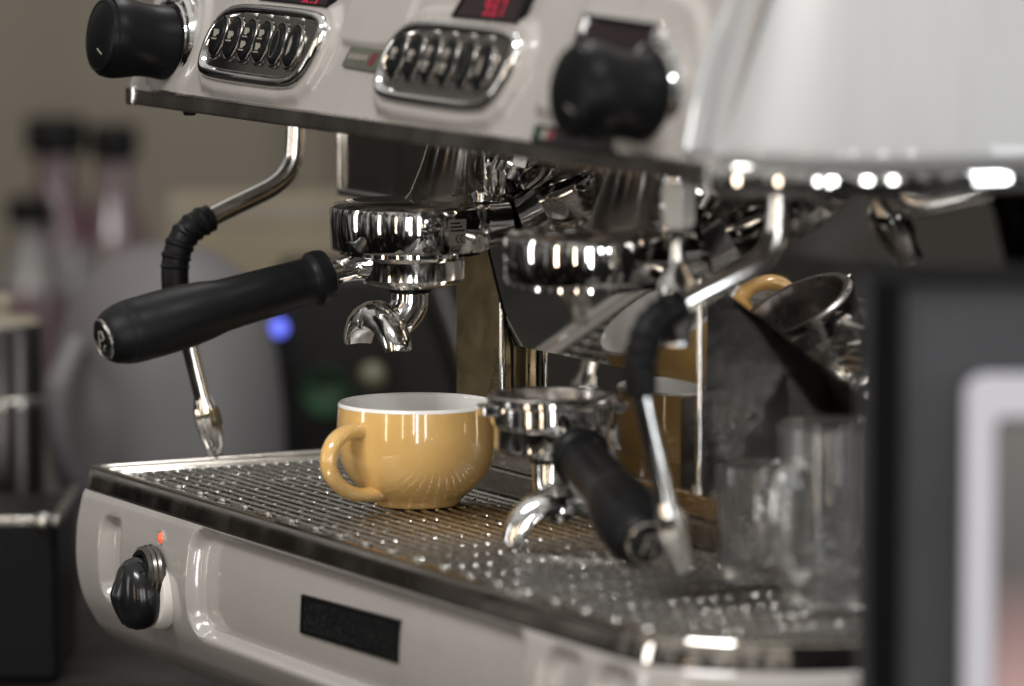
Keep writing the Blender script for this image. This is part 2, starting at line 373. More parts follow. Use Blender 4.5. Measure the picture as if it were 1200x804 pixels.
# the tilted control panel as a height field
TV = R(19); vv = Vector((0, math.sin(TV), math.cos(TV))); nn = Vector((0, -math.cos(TV), math.sin(TV)))
P0 = Vector((0, Y0, 228.4))
def pan(u, v, h=0): return P0 + Vector((u, 0, 0)) + vv*v + nn*h
def block_outline(u0):
    pts = [(0,22),(1,34),(8,47),(26,56),(80,56.2),(135,55.6),(150,52),(153,44),(149,29),(141,17),(127,9.5),(70,9.6),(14,10.5),(3,14)]
    return [(u0+a, b) for a, b in chaikin(pts, 2)][::-1]
def seg_sdf(U, V, poly):
    """signed distance to a polygon on a grid (negative inside)"""
    d = np.full(U.shape, 1e9); inside = np.zeros(U.shape, bool); n = len(poly)
    for i in range(n):
        ax, ay = poly[i]; bx, by = poly[(i+1) % n]
        ex, ey = bx-ax, by-ay; wx, wy = U-ax, V-ay
        t = np.clip((wx*ex+wy*ey)/(ex*ex+ey*ey+1e-9), 0, 1)
        d = np.minimum(d, np.hypot(wx-ex*t, wy-ey*t))
        c = ((ay > V) != (by > V)) & (U < (bx-ax)*(V-ay)/(by-ay+1e-12)+ax); inside ^= c
    return np.where(inside, -d, d)
NU, NV = 470, 100
gu = np.linspace(-6, 708, NU); gv = np.linspace(0, 150, NV); UU, VV = np.meshgrid(gu, gv, indexing='ij')
H = np.zeros_like(UU)
pad_l = {}
for u0 in (98, 333):
    po_ = block_outline(u0)[::3]
    d_ = seg_sdf(UU, VV, po_)
    H = np.maximum(H, 4.2*sstep(d_-8.5, 7))
# raised slab between the pads (over the badge)
slab = chaikin([(262,42),(270,39.5),(322,39),(331,44),(345,62),(350,150),(262,150)],1)
H = np.maximum(H, 2.6*sstep(seg_sdf(UU, VV, slab), 4))
slab2 = chaikin([(10,74),(120,72),(140,150),(-30,150)],1)
H = np.maximum(H, 2.0*sstep(seg_sdf(UU, VV, slab2), 4))
# shallow mouldings under the displays and round the right knob
knobpad = chaikin([(512,18),(534,70),(545,84),(640,84),(668,62),(674,30),(655,2),(600,-6),(590,12),(520,13)],2)
H = np.maximum(H, 3.8*sstep(seg_sdf(UU, VV, knobpad), 8))
H = np.maximum(H, 3.0*sstep(np.hypot(UU-45, VV-34)-38, 7))
H = H + 0.6*np.sin(VV/40)
verts = [pan(u, v, h) for u, v, h in zip(UU.ravel(), VV.ravel(), H.ravel())]
fc = [(i*NV+j, (i+1)*NV+j, (i+1)*NV+j+1, i*NV+j+1) for i in range(NU-1) for j in range(NV-1)]
cp = MB().add(verts, fc)
le = [verts[j] for j in range(NV)]
cp.add(le + [Vector((-6, 440, le[-1].z)), Vector((-6, 440, 228.4))], [tuple(range(NV+2))[::-1]])
cp.build('control_panel', 'enamel', mach, angle=60)
# side cap: a bulging shell round the right end
ci = [i for i, p in enumerate(UP) if p[0] > 700]
CP = [UP[i] for i in ci]; CN = [UPN[i] for i in ci]
CP = [(684, Y0+0.8), (690, Y0+1.6), (696, Y0+3.2)] + CP; CN = path_normals(CP)
rows = []
al = [0.0]
for i in range(1, len(CP)): al.append(al[-1]+math.dist(CP[i], CP[i-1]))
capA = [(-4,0),(0,1.2),(0.8,3.5),(1.4,6)]
for p, n, a in zip(CP, CN, al):
    row = []
    for z in np.linspace(0, 170, 40):
        lip = 1.5 + 17.0*(1-math.exp(-max(0, a-6)/46))
        tilt = -z*math.tan(TV)*(1.0 - 0.25*min(1, a/150)) - 0.0006*z*z
        o = 1.5 + float(lip) + tilt - (4.5*(1-min(1, z/5))**2)
        bow = -9*math.sin(PI*min(z, 105)/105)*math.exp(-a/28)
        row.append((p[0]+n[0]*o+bow, p[1]+n[1]*o-(0.8 if z > 3 else 0), 228.4+z))
    rows.append(row)
cap_o = MB().rings(rows, closed=False).build('side_cap', 'cap', mach, angle=60)
MB().tube([Vector(p) for p in rows[0][1:]], 3.6, n=14, sub=0).build('cap_seam', 'cap', cap_o)
# bright trim under the cap
TP = [UP[i] for i in range(len(UP)) if UP[i][0] > 700]
MB().rings(sweep(TP, [(-6,213),(4,213.2),(6.5,215),(7.2,219),(7.2,224),(5.5,227.6),(-4,228.2)]), closed=False).build('cap_trim', 'chrome', mach, angle=50)
MB().rings(sweep(TP, [(-120,212.2),(-60,212.4),(-22,212.6),(-8,213.2)]), closed=False).build('side_underpanel', 'strip', mach, angle=50)

# --- helpers on the panel plane
def flat(parent, name, m, poly, h, thick=0.5, **k):
    """a thin prism lying on the control panel"""
    mb = MB(); n = len(poly)
    mb.rings([[pan(a, b, h) for a, b in poly], [pan(a, b, h+thick) for a, b in poly]], True, True, True)
    return mb.build(name, m, parent, **k)
def text_mesh(name, body, size, m, parent, fn, shear=0.0, cx=0, cy=0):
    """flat lettering; fn maps (x, y) millimetres to a point"""
    c = bpy.data.curves.new(name, 'FONT'); c.body = body; c.size = size; c.align_x = 'CENTER'; c.align_y = 'CENTER'; c.resolution_u = 3
    t = bpy.data.objects.new(name, c); col.objects.link(t)
    me = bpy.data.meshes.new_from_object(t.evaluated_get(bpy.context.evaluated_depsgraph_get()))
    bpy.data.objects.remove(t); mb = MB()
    mb.add([fn(cx+v.co.x+shear*v.co.y, cy+v.co.y) for v in me.vertices], [tuple(p.vertices) for p in me.polygons])
    bpy.data.meshes.remove(me)
    return mb.build(name, m, parent)
SEG = {'0':'abcdef','2':'abged','3':'abgcd','7':'abc','9':'abcdfg','8':'abcdefg','5':'afgcd'}
def digits(body, u, v, hgt, parent):
    mb = MB(); wd = hgt*0.52; t = hgt*0.11; x = u
    def bar(x0, y0, x1, y1):
        sh = 0.2
        q = [(x0,y0),(x1,y0),(x1,y1),(x0,y1)]
        mb.rings([[pan(a+sh*(b-v), b, 0.5) for a, b in q], [pan(a+sh*(b-v), b, 0.9) for a, b in q]], True, True, True)
    for ch in body:
        if ch == '.': bar(x-t*1.2, v, x, v+t*1.2); x += t; continue
        for s_ in SEG[ch]:
            h2 = hgt/2
            {'a':lambda: bar(x+t,v+hgt-t,x+wd-t,v+hgt),'d':lambda: bar(x+t,v,x+wd-t,v+t),'g':lambda: bar(x+t,v+h2-t/2,x+wd-t,v+h2+t/2),
             'b':lambda: bar(x+wd-t,v+h2+t*.3,x+wd,v+hgt-t*.5),'c':lambda: bar(x+wd-t,v+t*.5,x+wd,v+h2-t*.3),
             'e':lambda: bar(x,v+t*.5,x+t,v+h2-t*.3),'f':lambda: bar(x,v+h2+t*.3,x+t,v+hgt-t*.5)}[s_]()
        x += wd + t*1.8
    return mb.build('digits', 'digit', parent)
# displays
for lab, ub, poly, txt, du in ((1, 0, [(151,59.2),(243,58.4),(248,92),(174,92)], '92.9', 206), (2, 0, [(397,59.2),(473,58.6),(478,92),(416,92)], '93.7', 431)):
    dsp = flat(mach, 'display', 'display', poly[:], 4.0, 0.8, bevel=0.3)
    rimp = MB(); out = poly; inn = inset(poly, 1.5)
    def q(P, h): return [pan(a, b, h) for a, b in P]
    rimp.rings([q(out, 0), q(out, 6.0), q(inn, 6.0), q(inn, 4.0)], True)
    rimp.build('display_frame', 'satin', dsp)
    MBd = digits(txt, du, poly[0][1]+ (1.5 if lab == 1 else 4.0), 10.5, dsp) if False else None
    mbx = digits(txt, du, poly[0][1]+(0.2 if lab == 1 else 2.6), 10.5, dsp)
    mbx.location += nn*(4.6*S)
# button blocks
def cup_glyph(mb, u, v, s):
    P = [(-2.6,2.2),(2.6,2.2),(1.7,-1.4),(-1.7,-1.4)]; H_ = 0
    mb.add([pan(u+a*s, v+b*s, dome(a*s, b*s)+.35) for a, b in P], [(3,2,1,0)])
    P = [(-3.0,-2.1),(3.0,-2.1),(3.0,-2.8),(-3.0,-2.8)]
    mb.add([pan(u+a*s, v+b*s, dome(a*s, b*s)+.35) for a, b in P], [(3,2,1,0)])
    P = [(2.4,1.6),(3.8,1.4),(3.6,-0.2),(2.0,-0.4)]
    mb.add([pan(u+a*s, v+b*s, dome(a*s, b*s)+.35) for a, b in P], [(3,2,1,0)])
def dome(a, b): return 9.6
def ellipse_pts(cx, cy, rx, ry, n=28, p=2.0):
    o = []
    for i in range(n):
        c, s_ = math.cos(2*PI*i/n), math.sin(2*PI*i/n)
        o.append((cx+rx*math.copysign(abs(c)**(2/p), c), cy+ry*math.copysign(abs(s_)**(2/p), s_)))
    return o
for u0 in (98, 333):
    out = block_outline(u0)[::-1]
    # counter-clockwise outline wanted by inset()
    area_ = sum(a[0]*b[1]-b[0]*a[1] for a, b in zip(out, out[1:]+out[:1]))
    if area_ < 0: out = out[::-1]
    bp = MB()
    lay = [(-0.6,4.2),(-0.6,6.5),(0.5,8.4),(2.2,9.2),(4.2,8.6),(5.6,7.0),(6.4,5.8)]
    bp.rings([[pan(a, b, h) for a, b in inset(out, d)] for d, h in lay], True)
    blk = bp.build('button_panel', 'chrome', mach, angle=70)
    inn = inset(out, 6.2)
    fl_ = MB(); c0 = (u0+76, 33)
    fl_.add([pan(a, b, 6.0) for a, b in inn], [tuple(range(len(inn)))]).build('button_plate', 'plate', blk)
    for i in range(6):
        cu, cv = u0+18+i*20.6, 35-i*0.3
        ring = MB()
        rr = [(10.1,14.2,6.0),(9.8,13.8,7.4),(9.2,12.9,8.2),(8.9,12.3,8.1),(8.7,11.9,7.6)]
        ring.rings([[pan(a, b, h) for a, b in ellipse_pts(cu, cv, rx, ry, 36, 2.2)] for rx, ry, h in rr], True)
        ring.build('button_bezel', 'smoke_chrome', blk, angle=70)
        bt = MB()
        rr = [(8.7,12.0,7.0),(8.5,11.8,8.4),(7.6,10.8,9.3),(5.0,8.0,9.6),(2,4,9.6),(0.05,0.1,9.6)]
        bt.rings([[pan(a, b, h) for a, b in ellipse_pts(cu, cv, rx, ry, 30)] for rx, ry, h in rr], True)
        bt.build('button', 'satin', blk, angle=70)
        g = MB()
        if i < 2: cup_glyph(g, cu, cv+1, 1.25)
        elif i < 4: cup_glyph(g, cu, cv+4.4, 1.15); cup_glyph(g, cu, cv-3.6, 1.15)
        elif i == 4:
            a_, b_ = ellipse_pts(cu, cv, 4.6, 8.6, 24), ellipse_pts(cu, cv, 3.9, 7.8, 24)
            g.rings([[pan(a, b, 9.75) for a, b in a_], [pan(a, b, 9.75) for a, b in b_]], True)
        else:
            g.add([pan(a, b, 9.85) for a, b in [(cu-1.2,cv-6),(cu+2.2,cv-3.5),(cu+2.6,cv+1.5),(cu+0.4,cv+6.5),(cu-1.0,cv+3)]], [(0,1,2,3,4)])
        g.build('button_icon', 'grey_print' if i != 4 else 'badge_metal', blk)
# badge between the blocks
bd = flat(mach, 'model_badge', 'badge_metal', [(277,26.6),(318,25.4),(329,38.2),(282,38.8)], 0.4, 2.2, bevel=0.5)
flat(bd, 'badge_stripe', 'red', [(309,28.4),(315.5,28.2),(319,36),(312.5,36)], 2.7, 0.2)
g = MB()
for k, (a, b) in enumerate(((283.5,5),(288.5,4),(293,6),(298,3.5),(303,5))):
    g.rings([[pan(a+x, 31.2+y, h) for x, y in ((0,0),(3.0,0),(3.6,3.2),(0.8,3.2))] for h in (2.65, 2.85)], True, True, True)
g.build('badge_lettering', 'grey_print', bd)
# tricolour strip label
tl = flat(mach, 'label_strip', 'gloss', [(524,-2.0),(610,-2.0),(608,7.2),(524,7.8)], 0.6, 4.0, bevel=0.8)
flat(tl, 'green_mark', 'green', [(528,0.5),(534,0.5),(534,5.5),(528,5.5)], 4.62, 0.2)
flat(tl, 'white_mark', 'grey_print', [(534.3,0.5),(540,0.5),(540,5.5),(534.3,5.5)], 4.62, 0.2)
flat(tl, 'red_mark', 'red', [(540.3,0.5),(548,0.5),(548,5.5),(540.3,5.5)], 4.62, 0.2)
# dark gauge window behind the right knob
gp = [(541,19),(600,17),(625,64),(547,66)]
gw = flat(mach, 'gauge_window', 'display', gp, 3.0, 1.4)
gr = MB(); q = lambda P, h: [pan(a, b, h) for a, b in P]
gr.rings([q(inset(gp,-2.4), 3.0), q(inset(gp,-2.0), 7.5), q(inset(gp,-0.6), 8.2), q(inset(gp,1.2), 7.2), q(inset(gp,1.8), 4.3)], True)
gr.build('gauge_frame', 'chrome', gw, angle=30)

# --- steam knobs
ka = R(7); kax = Vector((0, -math.cos(ka), math.sin(ka)))
for (ku, kv, name) in ((45, 29, 'steam_knob'), (634, 28, 'steam_knob')):
    B = pan(ku, kv, 2)
    kb = MB().lathe([(22.3,4),(22.4,8),(21.9,13),(21.6,18),(21.8,22),(22.6,27),(23.9,33),(24.6,38),(24.5,42),(23.7,45.2),(23.1,45.7),(22.6,45.4),(22.2,46.6),(21.4,48.2),(20.4,48.6),(19.9,48.2),(18.5,48.9),(10,50.2),(0,50.6)], B, kax, n=72).build(name, 'satin', mach, angle=30)
    MB().lathe([(31,-3),(31,1.5),(29.5,3.6),(27,4.2),(26,3.2),(25,3.6),(24.4,4.4),(23.4,3.4),(22.6,0)], B, kax, n=72).build('knob_collar', 'chrome', kb, angle=30)
    X_ = Vector((1,0,0)); Z_ = kax.cross(X_) * -1
    c_ = B + kax*66.2
    tick = MB(); up_ = Vector((0, math.sin(ka), math.cos(ka)))
    for (a0, a1) in (((3, -8), (9, -11)),):
        p0 = B + kax*50.4 + X_*a0[0] + up_*a0[1]; p1 = B + kax*49.9 + X_*a1[0] + up_*a1[1]
        tick.tube([p0, p1], 0.45, n=8, sub=0)
    tick.build('knob_mark', 'grey_print', kb)

# --- lower fascia fittings
def py_(z): return -float(np.interp(-z, -PZ, PO))
sw = MB().lathe([(21.5,-3),(21.5,3),(20.5,5),(18.5,5.6),(15,5.6)], (122, py_(-60), -60), (0,-1,0), n=56).build('power_switch', 'white_print', mach, angle=40)
MB().lathe([(15,0),(17.5,1.5),(18.6,4),(17.4,5.4),(18.0,7),(16.8,8.4),(17.2,9.6),(15,11),(12,11)], (122, py_(-60)-1, -50), (0,-1,0.1), n=48).build('switch_collar', 'smoke_chrome', sw, angle=30)
kb = MB()
rs = []
for r_, h in [(16.5,5),(17.8,7),(18.8,11),(18.8,15),(17.6,19),(15,22),(10,24.2),(4,25),(0.1,25.1)]:
    ring = []
    for j in range(56):
        a = 2*PI*j/56; c, s_ = math.cos(a), math.sin(a)
        k = 1.0 + (0.16*max(0, s_)**3) - 0.22*(abs(c)**4)*(h/31)*0.6
        ring.append(Vector((122+c*r_*k, py_(-62)-h, -61+s_*r_*k*1.05)))
    rs.append(ring)
kb.rings(rs, True); kb.build('switch_knob', 'gloss', sw, angle=50)
MB().tube([(122, py_(-62)-20, -45), (122, py_(-62)-25.5, -60), (122, py_(-62)-20, -76)], [3, 4.6, 3], n=16).build('switch_grip', 'gloss', sw)
lp = MB().lathe([(4.9,-2),(4.9,1.4),(4.2,2.2),(3.7,1.6)], (124.5, py_(-27)+1, -27.5), (0,-1,0.1), n=28).build('pilot_lamp', 'cap', mach)
MB().lathe([(3.7,0),(3.7,1.8),(2.6,3.0),(1,3.5),(0,3.6)], (124.5, py_(-27)+1, -27.5), (0,-1,0.1), n=24).build('lamp_lens', 'lamp', lp)
yb = -0.5
bg_ = MB().rings([[(x, y, z) for x, z in ((302,-37.5),(421,-34),(420,-54.5),(300,-56.5))] for y in (yb-1.4, yb+3)][::-1], True, False, True).build('nameplate', 'badge', mach, bevel=0.4)
fr = MB(); o_ = [(300.6,-36.1),(422.4,-32.6),(421.4,-55.9),(298.6,-57.9)]; i_ = [(302,-37.5),(421,-34),(420,-54.5),(300,-56.5)]
fr.rings([[(x, yb+4, z) for x, z in o_], [(x, yb-2.2, z) for x, z in o_], [(x, yb-2.2, z) for x, z in i_], [(x, yb-1, z) for x, z in i_]], True).build('nameplate_frame', 'satin', bg_)

# --- groups
def group_head(cx, cy=105):
    def outline(r, side_, yb_):
        P = []
        for k in range(41):
            a = R(-250 + 320*k/40)          # from left-rear round the front to the right-rear
            P.append((cx+r*math.cos(a), cy+r*math.sin(a)))
        w1 = side_
        x1, y1 = P[-1]; x0, y0 = P[0]
        for k in (0.4, 1.0): P.append((x1+(cx+w1-x1)*k, y1+(yb_-y1)*k))
        for k in (0.0, 0.6): P.append((cx-w1+(x0-(cx-w1))*k, yb_+(y0-yb_)*k))
        return P
    lay = [(42,14,164,144.6),(45.2,15,166,145.0),(46,15.5,166,146.6),(46.2,15.5,163,166.5),(45.4,15,162,169.6),(43,14,161,171.5),(36,12,160,172.8),(20,8,156,173.4)]
    mb = MB(); mb.rings([[(x, y, z) for x, y in outline(r_, s_, yb_)] for r_, s_, yb_, z in lay], True, True, True)
    g = mb.build('group_head', 'chrome', mach, angle=35)
    nk = MB(); rs = []
    for r_, y_, z in ((27,131,172.6),(26,131,174),(24.2,132,177),(21.5,135,190),(19.5,138,204),(19.5,140,217.5)):
        rs.append([Vector((cx+r_*math.cos(2*PI*j/56)*(1.0), y_+r_*math.sin(2*PI*j/56), z)) for j in range(56)])
    nk.rings(rs, True).build('group_neck', 'chrome', g, angle=35)
    MB().lathe([(41,144.8),(41,142.6),(39,142.0),(36.5,142.0),(36.5,146)], (cx,cy,0), n=64).build('gasket_ring', 'chrome', g, angle=35)
    MB().lathe([(0,147),(30,147),(37,146)], (cx,cy,0), n=40).build('shower_screen', 'steel', g)
    MB().tube([(cx+20,150,177),(cx+34,142,184),(cx+44,138,200),(cx+46,140,217)], [6,6.5,7,7], n=18).build('inlet_pipe', 'chrome', g)
    MB().lathe([(11,0),(11,8),(8,10),(8,14)], (cx+52, 150, 196), (-0.2,-0.9,0.3), n=6, cap1=True).build('hex_nut', 'chrome', g)
    return g
g1 = group_head(220); group_head(437)
def arc_patch(cx, cy, r_, a0, a1, z0, z1, n=10):
    P0_ = [(cx+r_*math.cos(R(a0+(a1-a0)*k/n)), cy+r_*math.sin(R(a0+(a1-a0)*k/n))) for k in range(n+1)]
    return MB().rings([[(x, y, z0) for x, y in P0_], [(x, y, z1) for x, y in P0_]], closed=False)
stk = arc_patch(220, 105, 46.45, 2, 17, 150.5, 165).build('label_reflection', 'grey_print', g1)  # mirror image of a label in the chrome, put on as a patch
for k_ in range(3): arc_patch(220, 105, 46.6, 3.2, 15.5-k_*2, 158.2+k_*2.1, 159.2+k_*2.1).build('reflection_line', 'gloss', g1)
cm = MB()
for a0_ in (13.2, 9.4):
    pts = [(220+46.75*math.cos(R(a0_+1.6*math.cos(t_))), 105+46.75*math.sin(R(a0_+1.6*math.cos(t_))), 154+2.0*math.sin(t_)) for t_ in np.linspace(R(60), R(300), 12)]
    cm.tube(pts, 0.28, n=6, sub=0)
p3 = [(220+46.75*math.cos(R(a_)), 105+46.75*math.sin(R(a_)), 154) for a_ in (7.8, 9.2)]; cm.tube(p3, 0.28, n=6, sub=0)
cm.build('reflection_mark', 'gloss', g1)

# --- steam wands
def wand(x, lbl, dx=0):
    w_ = MB().tube([(x,127,217),(x,126.5,204),(x,126,192),(x,124.5,182),(x,119.5,173),(x,111,166.5),(x,99.7,161.5),(x,82,154.5),(x,64,147)], 5.9, n=24).build('steam_wand', 'wand', mach)
    MB().lathe([(9,0),(9,-6),(7,-9),(5.4,-10)], (x,127,218), n=28).build('wand_joint', 'chrome', w_)
    P = smooth([Vector(p) for p in [(x,70,149.3),(x,60,145.2),(x,51.5,138),(x,46.8,127),(x,45.6,116),(x,46.2,104)]], 10)
    rr = [8.4 + (0.9 if (4 < k < len(P)-14 and (k//2) % 3 == 0) else 0) for k in range(len(P))]; rr[0] = 7.5; rr[-1] = 7.8
    g = MB(); T0 = (P[1]-P[0]).normalized(); U = T0.orthogonal().normalized(); rs = []
    for i, p in enumerate(P):
        T = (P[min(i+1,len(P)-1)]-P[max(i-1,0)]).normalized(); U = (U-T*U.dot(T)).normalized(); V = T.cross(U)
        rs.append([p+U*(rr[i]*math.cos(2*PI*j/24))+V*(rr[i]*math.sin(2*PI*j/24)) for j in range(24)])
    g.rings(rs, True, True, True).build('rubber_grip', 'black', w_, angle=25)
    a, b = Vector((x,46.2,106)), (Vector((x,73.2,2.5)) if x < 300 else Vector((x,70.5,12))); d = (b-a).normalized(); ln = (b-a).length
    MB().lathe([(5.3,0),(5.3,ln-40),(5.7,ln-38),(7.2,ln-33),(7.9,ln-27),(7.5,ln-16),(6.0,ln-8),(4.0,ln-2),(1.8,ln)], a, d, n=24, cap1=True).build('wand_pipe', 'wand', w_, angle=30)
    h = MB(); h.lathe([(7.6,ln-33),(8.7,ln-30),(8.7,ln-22),(7.0,ln-13)], a, d, n=6).build('wand_tip', 'wand', w_, angle=20)
    return w_
wand(20, ''); wand(600, '')
# hot water tap between the group and the right wand
hw = MB().lathe([(5,14),(9.2,12),(9.6,8),(9.6,-7),(8.2,-10.5),(4.2,-12)], (540,101,192.5), n=6).build('water_tap', 'porcelain', mach, angle=25, bevel=1.2)
MB().lathe([(8.6,13),(9.4,10),(9.4,2),(7,0)], (540,101,204), n=32).build('tap_nut', 'chrome', hw)
MB().lathe([(4.2,0),(3.6,-6),(3.6,-14),(4.6,-20),(9.4,-26),(10.6,-33),(10.2,-44),(7.5,-52),(7.5,-60)], (540,101,181), n=32, cap1=True).build('tap_spout', 'chrome', hw)

# ================================================================== DRIP GRATE
gt = thing('drip_grate', (375, 95, -6), 'stainless wire grate with wet bright welds covering the drip tray under both groups', 'grate')
def xr(y):                                   # right end of a wire at depth y
    return 690 + 52*math.sqrt(max(0, 1-((95-min(y,95))/105)**2))
ys = [17 + i*8.05 for i in range(19)]
for y in ys:
    wob = random.uniform(-0.3, 0.3)
    MB().tube([(26, y, -3.4), (240, y+wob, -3.3), (460, y-wob, -3.4), (xr(y)-14, y, -3.4)], 1.75, n=10, sub=0).build('grate_wire', 'wire', gt, angle=60)
xs = [34 + i*31.5 for i in range(22)]
for x in xs:
    MB().tube([(x, 14 + max(0, (x-672)*0.55), -6.2), (x, 165, -6.2)], 1.6, n=10, sub=0).build('cross_wire', 'wire', gt, angle=60)
wd = MB()
for x in xs:
    for y in ys:
        if x > xr(y)-16: continue
        r_ = random.random()
        if r_ < 0.10: continue
        k = random.uniform(0.65, 1.0) * (1.0 if x < 330 else 1.0)
        wd.sphere((x+random.uniform(-1.2,1.2), y+random.uniform(-.5,.5), -2.2), 2.0*k, 12, (1.2, 0.95, 0.6))
for x in xs:
    wd.sphere((x, 13.5, -2.2), 2.3, 12, (1.7, 0.8, 0.6))
for _ in range(90):
    x = random.uniform(30, 690); y = random.choice(ys) + random.uniform(-.6,.6)
    wd.sphere((x, y, -2.0), random.uniform(0.7,1.3), 8, (1.1, 1, 0.6))
wd.build('weld_beads', 'weld', gt, kind='stuff')
MB().add([(p[0], p[1], z) for z in (-7.5, -3.2) for p in ((20,11),(700,11),(700,13.5),(20,13.5))], [(0,3,2,1),(4,5,6,7),(0,1,5,4),(1,2,6,5),(2,3,7,6),(3,0,4,7)]).build('grate_border', 'wire', gt)
MB().box((19, 11, -7.5), (22, 166, -3)).build('grate_border', 'wire', gt)

# ================================================================== PORTAFILTERS
def portafilter(loc, rz, label, dz=0.0, squash=1.0):
    t = thing('portafilter', loc, label, 'portafilter', 'chrome portafilters with black handles', rz, world=False)
    zb = 0  # local z = 0 is the rim, the handle points along -y
    body = MB().lathe([(31.5,0.2),(34.2,0.4),(35.6,-0.6),(35.6,-3.4),(34,-4.4),(33.2,-5),(33.2,-14),(32.4,-15.5),(31.6,-16.5),(31.4,-17.2),(31.4,-27.5),(30.2,-29.6),(26,-31.6),(15,-33.8),(13,-34.2)], (0,0,0), n=80, cap1=True).build('basket_holder', 'chrome_wet', t, angle=28)
    MB().lathe([(35.2,0.3),(34.4,1.3),(32,1.7),(30.4,1.0),(29.6,-1.5),(29.0,-6),(28.2,-22),(25,-24.5),(0,-25)], (0,0,0), n=72).build('filter_basket', 'basket', t, angle=40)
    for s_ in (-1, 1):
        MB().box((s_*33-4, -8, -9.5), (s_*33+8 if s_ > 0 else s_*33+4, 8, -3.5)).build('locking_lug', 'chrome', t, bevel=1.5) if s_ > 0 else \
        MB().box((-41, -8, -9.5), (-29, 8, -3.5)).build('locking_lug', 'chrome', t, bevel=1.5)
    A = Vector((0,-30,-18.6)); D = Vector((0,-62,-15)).normalized()
    MB().lathe([(12.5,-4),(11.2,0),(8.6,4),(7.6,9),(7.2,16),(7.2,30)], A, D, n=32).build('neck', 'chrome', t, angle=40)
    Hs = Vector((0,-52,-24)); HD = Vector((0,-140,-30)).normalized()
    MB().lathe([(7,0),(13,0.2),(15.2,1.6),(15.9,5),(15.6,9.5),(13.6,11.5),(13.0,13.5),(13.2,20),(13.9,34),(14.4,52),(14.9,68),(16.6,78),(17.9,90),(18.3,105),(18.2,122),(17.9,127),(17.6,127.6),(17.6,128.6),(17.2,131),(15,137.5),(12.5,141),(11.5,141.6)], Hs, HD, n=56, cap1=True).build('handle', 'black', t, angle=32)
    em = MB().lathe([(12.0,140.8),(11.9,142.2),(11.0,142.8),(10.2,142.2)], Hs, HD, n=44).build('end_ring', 'steel', t, angle=50)
    MB().lathe([(10.2,141.9),(7,142.7),(3,143.1),(0,143.2)], Hs, HD, n=40).build('end_badge', 'gloss', em)
    bd_ = MB(); U_ = HD.cross(Vector((1,0,0))).normalized(); X_ = Vector((1,0,0))
    for (x0, y0, x1, y1) in ((-4,-5,-1,4.5),(-1,4.5,3,5),(3,5,4.5,1),(-3,-1,2.5,0.2),(1,-6,4,-3)):
        bd_.tube([Hs+HD*143.2+X_*x0+U_*y0, Hs+HD*143.2+X_*x1+U_*y1], 0.5, n=6, sub=0)
    bd_.build('badge_emblem', 'grey_print', em)
    # outlet pipe, elbow and the two-armed spout
    MB().tube([(0,0,-32),(0,0,-40+dz*.3),(0,-1,-50+dz),(0,-7,-57+dz),(0,-17,-59+dz)], [10.6,10.6,10.6,10.2,9], n=28, flat=(1,0,0)).build('outlet_pipe', 'chrome_wet', t)
    MB().lathe([(12.2,0),(12.2,-2.6),(10.6,-3.4)], (0,0,-33.2), n=40).build('outlet_washer', 'satin', t)
    sp2 = MB(); rs = []
    path = [(-28,-78),(-26.5,-71.5),(-22.5,-64),(-15,-57.5),(-6.5,-54.2),(0,-53.6),(6.5,-54.2),(15,-57.5),(22.5,-64),(26.5,-71.5),(28,-78)]
    P = smooth([Vector((x,-21,-53.6+dz+(z+53.6)*squash)) for x, z in path], 5)
    for i, p in enumerate(P):
        T = (P[min(i+1,len(P)-1)]-P[max(i-1,0)]).normalized(); N_ = Vector((0,1,0)).cross(T)
        # crescent section: round outside, open underneath
        ring = []
        for (a, b) in ((-11.4,-4.0),(-10.8,0.2),(-7.6,4.2),(-2.8,6.0),(2.8,6.0),(7.6,4.2),(10.8,0.2),(11.4,-4.0),(9.8,-5.0),(7.6,-4.0),(4.0,-3.4),(0,-3.2),(-4.0,-3.4),(-7.6,-4.0),(-9.8,-5.0)):
            e_ = min(i, len(P)-1-i)/(len(P)/2); k = 0.72+0.28*e_
            ring.append(p + Vector((0,1,0))*a*k + N_*(-b)*k*1.35)
        rs.append(ring)
    # N_ points inwards on the left arm and inwards on the right arm (towards the arch centre)
    sp2.rings(rs, True, True, True); so = sp2.build('double_spout', 'chrome_wet', t, angle=40)
    MB().lathe([(4.0,-1),(4.4,0.6),(3.8,1.8),(2.6,2.2),(2.2,1.0),(0,0.8)], (0,-30,-57.5+dz), (0,-1,0.3), n=28).build('spout_plug', 'chrome', so)
    return t
portafilter((220, 105, 156), 0, 'portafilter locked into the left group above the ochre cup, handle pointing left', 5.5, 0.74)
pf2 = portafilter((392, 106, 78.2), math.atan2(-43, 188)+PI/2, 'loose portafilter lying on the grate right of the ochre cup, basket open')

# ================================================================== CUP
cup = thing('coffee_cup', (228, 105, -1.6), 'glossy ochre coffee cup with white inside standing on the grate under the left group', 'cup', world=False)
outer = [(22,0.2),(23.5,0),(25,0.4),(25.6,2.4),(27.2,4.4),(31.5,7.4),(37,12.6),(41.6,19),(44.6,27),(45.9,36),(45.9,46),(45.4,54),(45.2,57.4)]
inner = [(42.9,57.2),(43.1,50),(43.1,38),(41.5,27),(37,17.5),(30,9.5),(20,5.2),(0,4.2)]
MB().lathe([(20,1.6)]+outer, (0,0,0), n=96, cap0=True).build('cup_body', 'glaze', cup, angle=60)
MB().lathe([(45.3,57.2),(45.0,58.6),(44.2,59.2),(43.3,58.8),(42.9,57.4)]+inner, (0,0,0), n=96).build('cup_lining', 'porcelain', cup, angle=60)
hd = Vector((0.30, -0.954, 0)).normalized(); up_ = Vector((0,0,1)); hs_ = hd.cross(up_)
def hp_(a, z): return hd*a + up_*z
